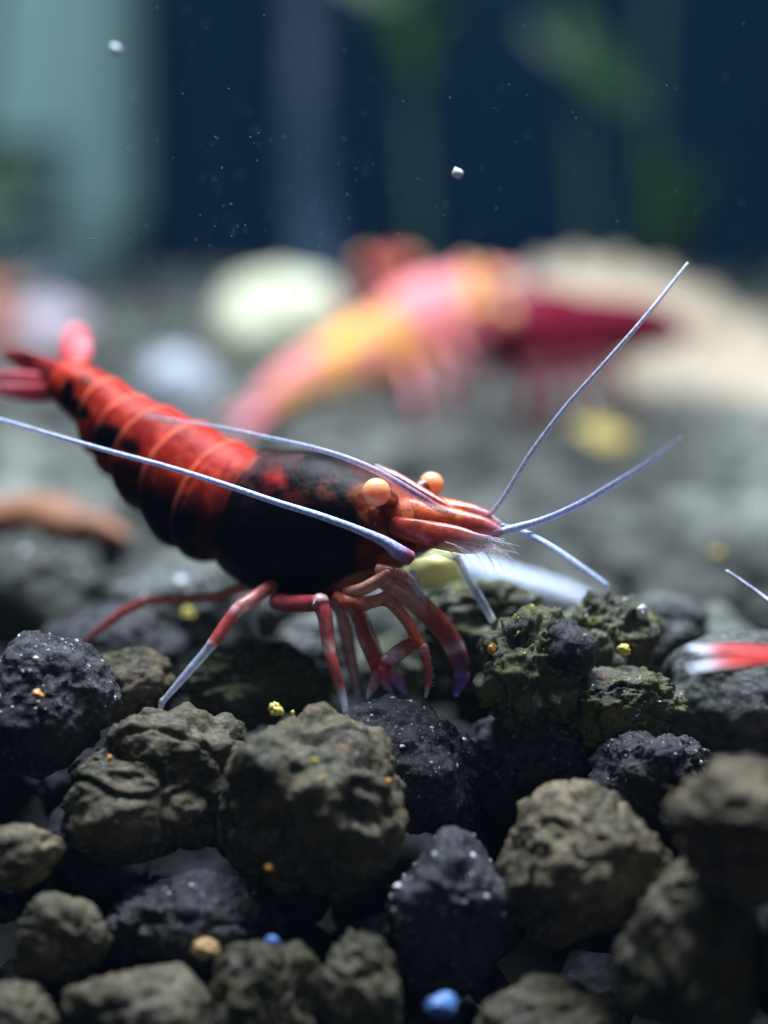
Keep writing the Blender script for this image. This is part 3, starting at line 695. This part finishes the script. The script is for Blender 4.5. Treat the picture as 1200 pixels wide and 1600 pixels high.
blade('tail_fan_blade', [(112, 580, 10.0), (116, 562, 10.2), (118, 540, 10.4), (116, 520, 10.55)], [16, 26, 32, 22], [(0, (.45, .04, .035, 1)), (.35, (.58, .09, .10, .9)), (1, (.66, .20, .24, .75))], FW)
blade('tail_fan_blade', [(118, 578, 9.95), (128, 560, 10.1), (132, 540, 10.25)], [12, 18, 12], [(0, (.45, .05, .035, 1)), (.5, (.60, .12, .14, .9)), (1, (.75, .36, .40, .8))], FW)

# simpler shrimps: the same animal built along its own axis
def small_shrimp(label, loc, length, rz, body_c, dark_c, tip_c, ry=0, scale_h=1.0, seed=0, feelers=True, bias=-.15):
    root = empty('shrimp', loc); tag(root, label, 'shrimp', 'shrimps in the tank')
    L_ = length
    stn = [(-.50, .20, .035, .035), (-.44, .21, .045, .042), (-.36, .215, .055, .05), (-.27, .215, .066, .056), (-.18, .21, .076, .062), (-.09, .205, .086, .068),
           (0, .205, .094, .074), (.08, .21, .102, .082), (.18, .212, .104, .084), (.28, .215, .085, .072), (.36, .222, .058, .052), (.43, .228, .030, .03), (.50, .232, .008, .008)]
    c = np.array([(x, 0, z*scale_h) for x, z, h, w in stn])*L_; u = np.array([(0, 0, h) for x, z, h, w in stn])*L_; w = np.array([q[3] for q in stn])*L_
    def rad(s, th):
        t = (s/1.0) % 1.0
        return np.where(s < 6.5, 1+.05*(1-t), 1.03) - np.clip(-np.cos(th), 0, 1)*.06*(s < 6.5)*np.cos(t*6.28)
    V, F, sg, tg, nt, m = sweep(c, u, w, 8, 32, rad)
    nz = fbm(V[:-2]/L_, 5, seed, 4).reshape(m, nt)
    k = sstep(-.1, .35, nz + .5*np.clip(-np.cos(tg), -1, 1)+bias)
    col = np.array(body_c)*(1-k[..., None]) + np.array(dark_c)*k[..., None]
    C4 = np.ones((m*nt+2, 4)); C4[:-2, :3] = col.reshape(-1, 3); C4[-2:, :3] = tip_c
    link_mesh('body', V, F, M_shell, root, C4)
    def lb(name, pts, r, stops, mat=M_limb, flat=None, seg=8, n=5, parent=root):
        V, F, t = tube_geo(np.array(pts)*L_, np.array(r)*L_, seg, flat, n)
        return link_mesh(name, V, F, mat, parent, grad(t, stops))
    bc, tc_ = (*body_c, 1), (*tip_c, .9)
    lb('tail_plate', [(-.48, 0, .20), (-.56, 0, .205), (-.63, 0, .20)], [.03, .025, .008], [(0, bc), (.7, bc), (1, tc_)], M_fin, ((0, 0, 1), .3))
    for s in (-1, 1):
        lb('tail_fan_blade', [(-.48, .02*s, .20), (-.56, .05*s, .197), (-.64, .08*s, .19)], [.02, .032, .014], [(0, bc), (.65, bc), (.9, tc_), (1, tc_)], M_fin, ((0, 0, 1), .2))
        e = lb('eye_stalk', [(.37, .03*s, .245), (.385, .06*s, .262)], [.018, .02], [(0, bc), (1, bc)])
        D, F2_ = ico(3); link_mesh('eye', np.array([.388, .068*s, .265])*L_ + D*.026*L_, F2_, M_eye, e)
        for q, xx in enumerate((.02, .09, .16, .23, .30)):
            zf = .0
            lb('walking_leg', [(xx, .04*s, .13), (xx+.02*(q-2), .11*s, .15), (xx+.04*(q-2), .15*s, .07), (xx+.055*(q-2), .16*s, zf)], [.016, .015, .012, .004], [(0, bc), (.6, bc), (1, tc_)])
        lb('antenna_scale', [(.40, .03*s, .225), (.47, .045*s, .226), (.55, .04*s, .22)], [.02, .025, .006], [(0, bc), (1, tc_)], M_fin, ((0, 0, 1), .3))
        if feelers:
            lb('antenna', [(.44, .035*s, .215), (.55, .12*s, .26), (.45, .30*s, .30), (.1, .42*s, .30), (-.3, .45*s, .26)], [.008, .007, .006, .005, .003], [(0, bc), (.3, PAL), (1, PAL)], M_feeler)
            lb('antennule', [(.52, .015*s, .235), (.70, .06*s, .29), (.9, .13*s, .38)], [.008, .006, .003], [(0, bc), (.4, PAL), (1, PAL)], M_feeler)
    root.rotation_euler = (0, ry, rz)
    return root
def on_bed(x, y, z=.12):
    d = ground_d(y, z); return P(x, y, d)
small_shrimp('blurred pink and orange shrimp on the bed between pale stone and dried leaf', on_bed(655, 655), 2.2, math.radians(22), (.95, .30, .32), (1.0, .50, .08), (.80, .40, .55), ry=math.radians(-23), seed=1, feelers=False, bias=.25).scale = (1, 1.35, 1.4)
small_shrimp('blurred crimson shrimp behind the pink and orange one', on_bed(625, 580, .1), 2.2, math.radians(-100), (.62, .07, .08), (.22, .02, .03), (.5, .1, .12), ry=math.radians(-12), seed=2, feelers=False).scale = (1, 1.25, 1.45)
small_shrimp('blurred dark maroon shrimp in front of the dried leaf', on_bed(895, 662), 2.0, math.radians(215), (.18, .010, .028), (.10, .006, .018), (.3, .03, .05), seed=3, feelers=False).scale = (1, 1.5, 1.6)
small_shrimp('blurred orange-pink shrimp by the side panel of the tank', on_bed(-70, 560), 2.4, math.radians(75), (.70, .24, .14), (.6, .2, .2), (.7, .4, .45), seed=4)
pale = small_shrimp('small pale bluish-white shrimp behind the red shrimp\'s head', P(720, 985, 10.9), 1.2, math.radians(-172), (.62, .72, .92), (.80, .86, .95), (.75, .8, .95), ry=math.radians(-14), seed=5, feelers=False)
small_shrimp('red shrimp with a white-tipped tail perched at the side of the front row', P(1655, 1208, 7.62), 1.9, math.radians(-6), (.52, .03, .03), (.45, .06, .12), (.75, .82, .98), seed=6)

# ---------------------------------------------------------------- other things in the tank
V, F = granule(400, 4, lumps=2, spread=.2, crease=0, rough=.02)
M_food = plain('food_pellet', (.92, .92, .42), rough=.5, sss=.4, var=.15, scale=6)
o = link_mesh('food_pellet', V*np.array([.135, .12, .12]), F, M_food); o.location = P(676, 886, 9.75)
tag(o, 'pale yellow food pellet under the red shrimp\'s snout', 'food pellet')

def blob_stone(name, label, cat, x, y0, y1, wpx, mat, seed, depth=.8, d=None):
    d = d or ground_d(y1, .0); V, F = granule(seed, 4, lumps=4, spread=.35, rough=.03)
    rx, rz = wpx/2/FPX*d, (y1-y0)/2/FPX*d
    o = link_mesh(name, V*np.array([rx, rx*depth, rz]), F, mat); o.location = P(x, (y0+y1)/2, d)
    tag(o, label, cat); return o
blob_stone('pale_stone', 'pale yellow-green rounded stone beside the pink shrimp', 'stone', 438, 422, 590, 215, plain('pale_stone', (.80, .82, .58), rough=.6, scale=2), 410)
blob_stone('white_pebble', 'blurred bluish-white pebble behind the shrimp\'s back', 'stone', 278, 548, 660, 130, plain('white_pebble', (.42, .46, .52), rough=.6, scale=2), 411)
blob_stone('yellow_stone', 'blurred mustard-yellow pebble in front of the dried leaf', 'stone', 935, 655, 722, 110, plain('yellow_stone', (.36, .28, .06), rough=.6, scale=2), 412)
blob_stone('lilac_pebble', 'blurred lilac-white pebble by the side panel of the tank', 'stone', 55, 470, 560, 170, plain('lilac_pebble', (.60, .52, .60), rough=.6, scale=2), 413)

# dried leaf arching over the bed at the right
M_leaf = plain('dried_leaf', (.40, .33, .24), rough=.6, var=.25, scale=1.4)
lt = cr(np.array([P(770, 470, 21.5), P(850, 412, 21.5), P(940, 405, 21.3), P(1040, 428, 21), P(1150, 480, 20.6), P(1300, 560, 20)]), 10)
lb_ = cr(np.array([P(800, 560, 21), P(870, 600, 20.2), P(960, 628, 19.4), P(1060, 640, 18.9), P(1170, 652, 18.5), P(1300, 670, 18.2)]), 10)
Vl, Fl = [], []
nj = 13
for k in range(len(lt)):
    for j in range(nj):
        v = j/(nj-1)
        q = lt[k]*(1-v) + lb_[k]*v
        Vl.append(q + np.array([0, -.35*math.sin(v*math.pi), .20*math.sin(v*math.pi*2.0)*-1.0 + .05*math.sin(k*.9+j)]))
Fl = [(a*nj+b, a*nj+b+1, (a+1)*nj+b+1, (a+1)*nj+b) for a in range(len(lt)-1) for b in range(nj-1)]
leaf = link_mesh('dried_leaf', Vl, Fl, M_leaf); md = leaf.modifiers.new('t', 'SOLIDIFY'); md.thickness = .06
tag(leaf, 'large curled beige dried leaf arching on the bed behind the shrimps', 'leaf')

# driftwood stick at the left
M_wood = plain('driftwood', (.22, .085, .035), rough=.6, var=.6, scale=3)
wp = np.array([P(-120, 800, 12.4), P(-10, 808, 12.3), P(80, 812, 12.2), P(150, 822, 12.1), P(200, 842, 12.0)])
Vw, Fw, t = tube_geo(wp, [.14, .12, .11, .09, .03], 16, None, 14); Vw = Vw + (fbm(Vw, 5, 9, 3)*.03)[:, None]
tag(link_mesh('driftwood_stick', Vw, Fw, M_wood), 'dark reddish driftwood stick lying behind the shrimp\'s tail', 'driftwood')

# air tube in the back
M_tube = plain('air_tube', (.012, .03, .06), rough=.6, var=.1, scale=1)
tp = np.array([P(470, -300, 31), P(476, 0, 31), P(478, 180, 30.5), P(482, 300, 29), P(494, 400, 26), P(512, 470, 25)])
Vt, Ft, t = tube_geo(tp, [.26]*6, 16, None, 10)
tag(link_mesh('air_tube', Vt, Ft, M_tube), 'dim blue air tube running up in front of the rear panel', 'tube')

# plants in the back
M_plant = plain('plant_leaf', (.022, .065, .016), rough=.4, var=.5, scale=.8)
M_stem = plain('plant_stem', (.03, .07, .03), rough=.5)
def plant(label, x, d, leaves, seed):
    r_ = np.random.default_rng(seed)
    yb = (CAM[2]+.2)/d
    base = P(x, 800+FPX*((CAM[2]+.15)/d-sp_)/cp, d); top = P(x+r_.uniform(-20, 20), -420, d)
    root = empty('stem_plant', base); tag(root, label, 'plant', 'stem plants by the rear panel')
    pts = [base*(1-t)+top*t + np.array([.12*math.sin(5*t+seed), 0, 0]) for t in np.linspace(0, 1, 6)]
    V, F, t = tube_geo(pts, [.07]*6, 8, None, 8)
    link_mesh('stem', V, F, M_stem, root, origin=base)
    for (lx, ly, ln, wd, ang) in leaves:
        c = P(lx, ly, d-.3+r_.uniform(-.4, .4)); a = math.radians(ang); s = d/FPX
        dr = np.array([math.cos(a), r_.uniform(-.5, .2), math.sin(a)]); dr /= np.linalg.norm(dr)
        h = ln*s/2
        V, F, t = tube_geo([c-dr*h, c-dr*h*.4, c+dr*h*.3, c+dr*h], np.array([.15, .95, .85, .06])*wd*s/2, 14, (np.cross(dr, [1, .4, .3]), .12), 6)
        link_mesh('leaf', V, F, M_plant, root, origin=base)
plant('bright green stem plant hanging its leaves above the crimson shrimp', 640, 27, [(640, 30, 170, 80, 70), (600, 10, 150, 60, 120), (690, 45, 140, 60, 30), (655, 85, 110, 50, 100), (560, -40, 160, 60, 150), (740, -30, 150, 60, 20)], 1)
plant('dim green stem plant with drooping leaves beside the bright one', 915, 28, [(880, 70, 150, 60, 150), (930, 100, 160, 75, -60), (960, 130, 120, 60, -40), (900, 20, 140, 60, 60), (985, 60, 130, 50, 20)], 2)
plant('dark green stem plant low by the rear panel behind the dried leaf', 1040, 29, [(1030, 320, 170, 70, 80), (1060, 380, 140, 60, 50), (1010, 260, 140, 50, 110), (1090, 300, 120, 50, 60), (1190, 440, 110, 50, 60)], 3)
plant('pale green stem plant growing along the side panel', -30, 24.5, [(10, 280, 90, 60, 80), (-20, 240, 100, 50, 40), (-30, 330, 100, 50, 120)], 4)

# stray antenna reaching in from the side
Vs, Fs, t = tube_geo(np.array([P(1135, 892, 8.85), P(1165, 913, 8.85), P(1200, 938, 8.83), P(1300, 1010, 8.6)]), [.006, .008, .009, .012], 8, None, 6)
tag(link_mesh('stray_antenna', Vs, Fs, M_feeler, None, grad(t, [(0, (.6, .66, .85, .95)), (1, (.6, .66, .85, .95))])), 'thin white antenna reaching in above the smooth grey-green granule', 'antenna')

# specks drifting in the water
M_drift = plain('drifting_matter', (.70, .76, .86), rough=.5, var=.1)
def drift(label, x, y, d, r, seed):
    V, F = granule(seed, 2, lumps=3, spread=.4)
    o = link_mesh('floating_particle', V*r/FPX*d*np.array([1, .8, .9]), F, M_drift); o.location = P(x, y, d); o.rotation_euler = (0, .6, 0)
    tag(o, label, 'particle', 'particles drifting in the water')
drift('bright white particle drifting in the dark water above the pink shrimp', 715, 271, 8.85, 9, 501)
drift('faint grey particle drifting in front of the side panel', 180, 78, 9.7, 9, 502)
D, F0 = ico(1); VV, FF = [], []
r_ = np.random.default_rng(11)
for k in range(420):
    x, y = (r_.uniform(0, 1200), r_.uniform(0, 480)) if k % 2 else (r_.normal(420, 130), r_.normal(330, 90))
    if y > 470: continue
    d = r_.uniform(8.0, 11.5); s = r_.uniform(.5, 1.5)/FPX*d; off = len(VV)*len(D)
    VV.append(P(x, y, d)+D*s); FF += [tuple(a+off for a in f) for f in F0]
tag(link_mesh('suspended_dust', np.vstack(VV), FF, plain('water_dust', (.12, .16, .20), rough=.6)), 'fine dust hanging in the dark water', 'dust', kind='stuff')

# the faintly milky water
M_haze = bpy.data.materials.new('milky_water'); M_haze.use_nodes = True
hn = M_haze.node_tree.nodes; hn.clear()
ho = hn.new('ShaderNodeOutputMaterial'); hv = hn.new('ShaderNodeVolumePrincipled')
hv.inputs['Color'].default_value = (.30, .58, 1.0, 1); hv.inputs['Density'].default_value = .0005; hv.inputs['Anisotropy'].default_value = .2
M_haze.node_tree.links.new(hv.outputs[0], ho.inputs['Volume'])
hz = box_obj('haze', (-9, -15, -7), (18, 27, 22), M_haze)
tag(hz, 'faintly milky bluish water filling the tank', 'water', kind='stuff')
S.cycles.volume_bounces = 0
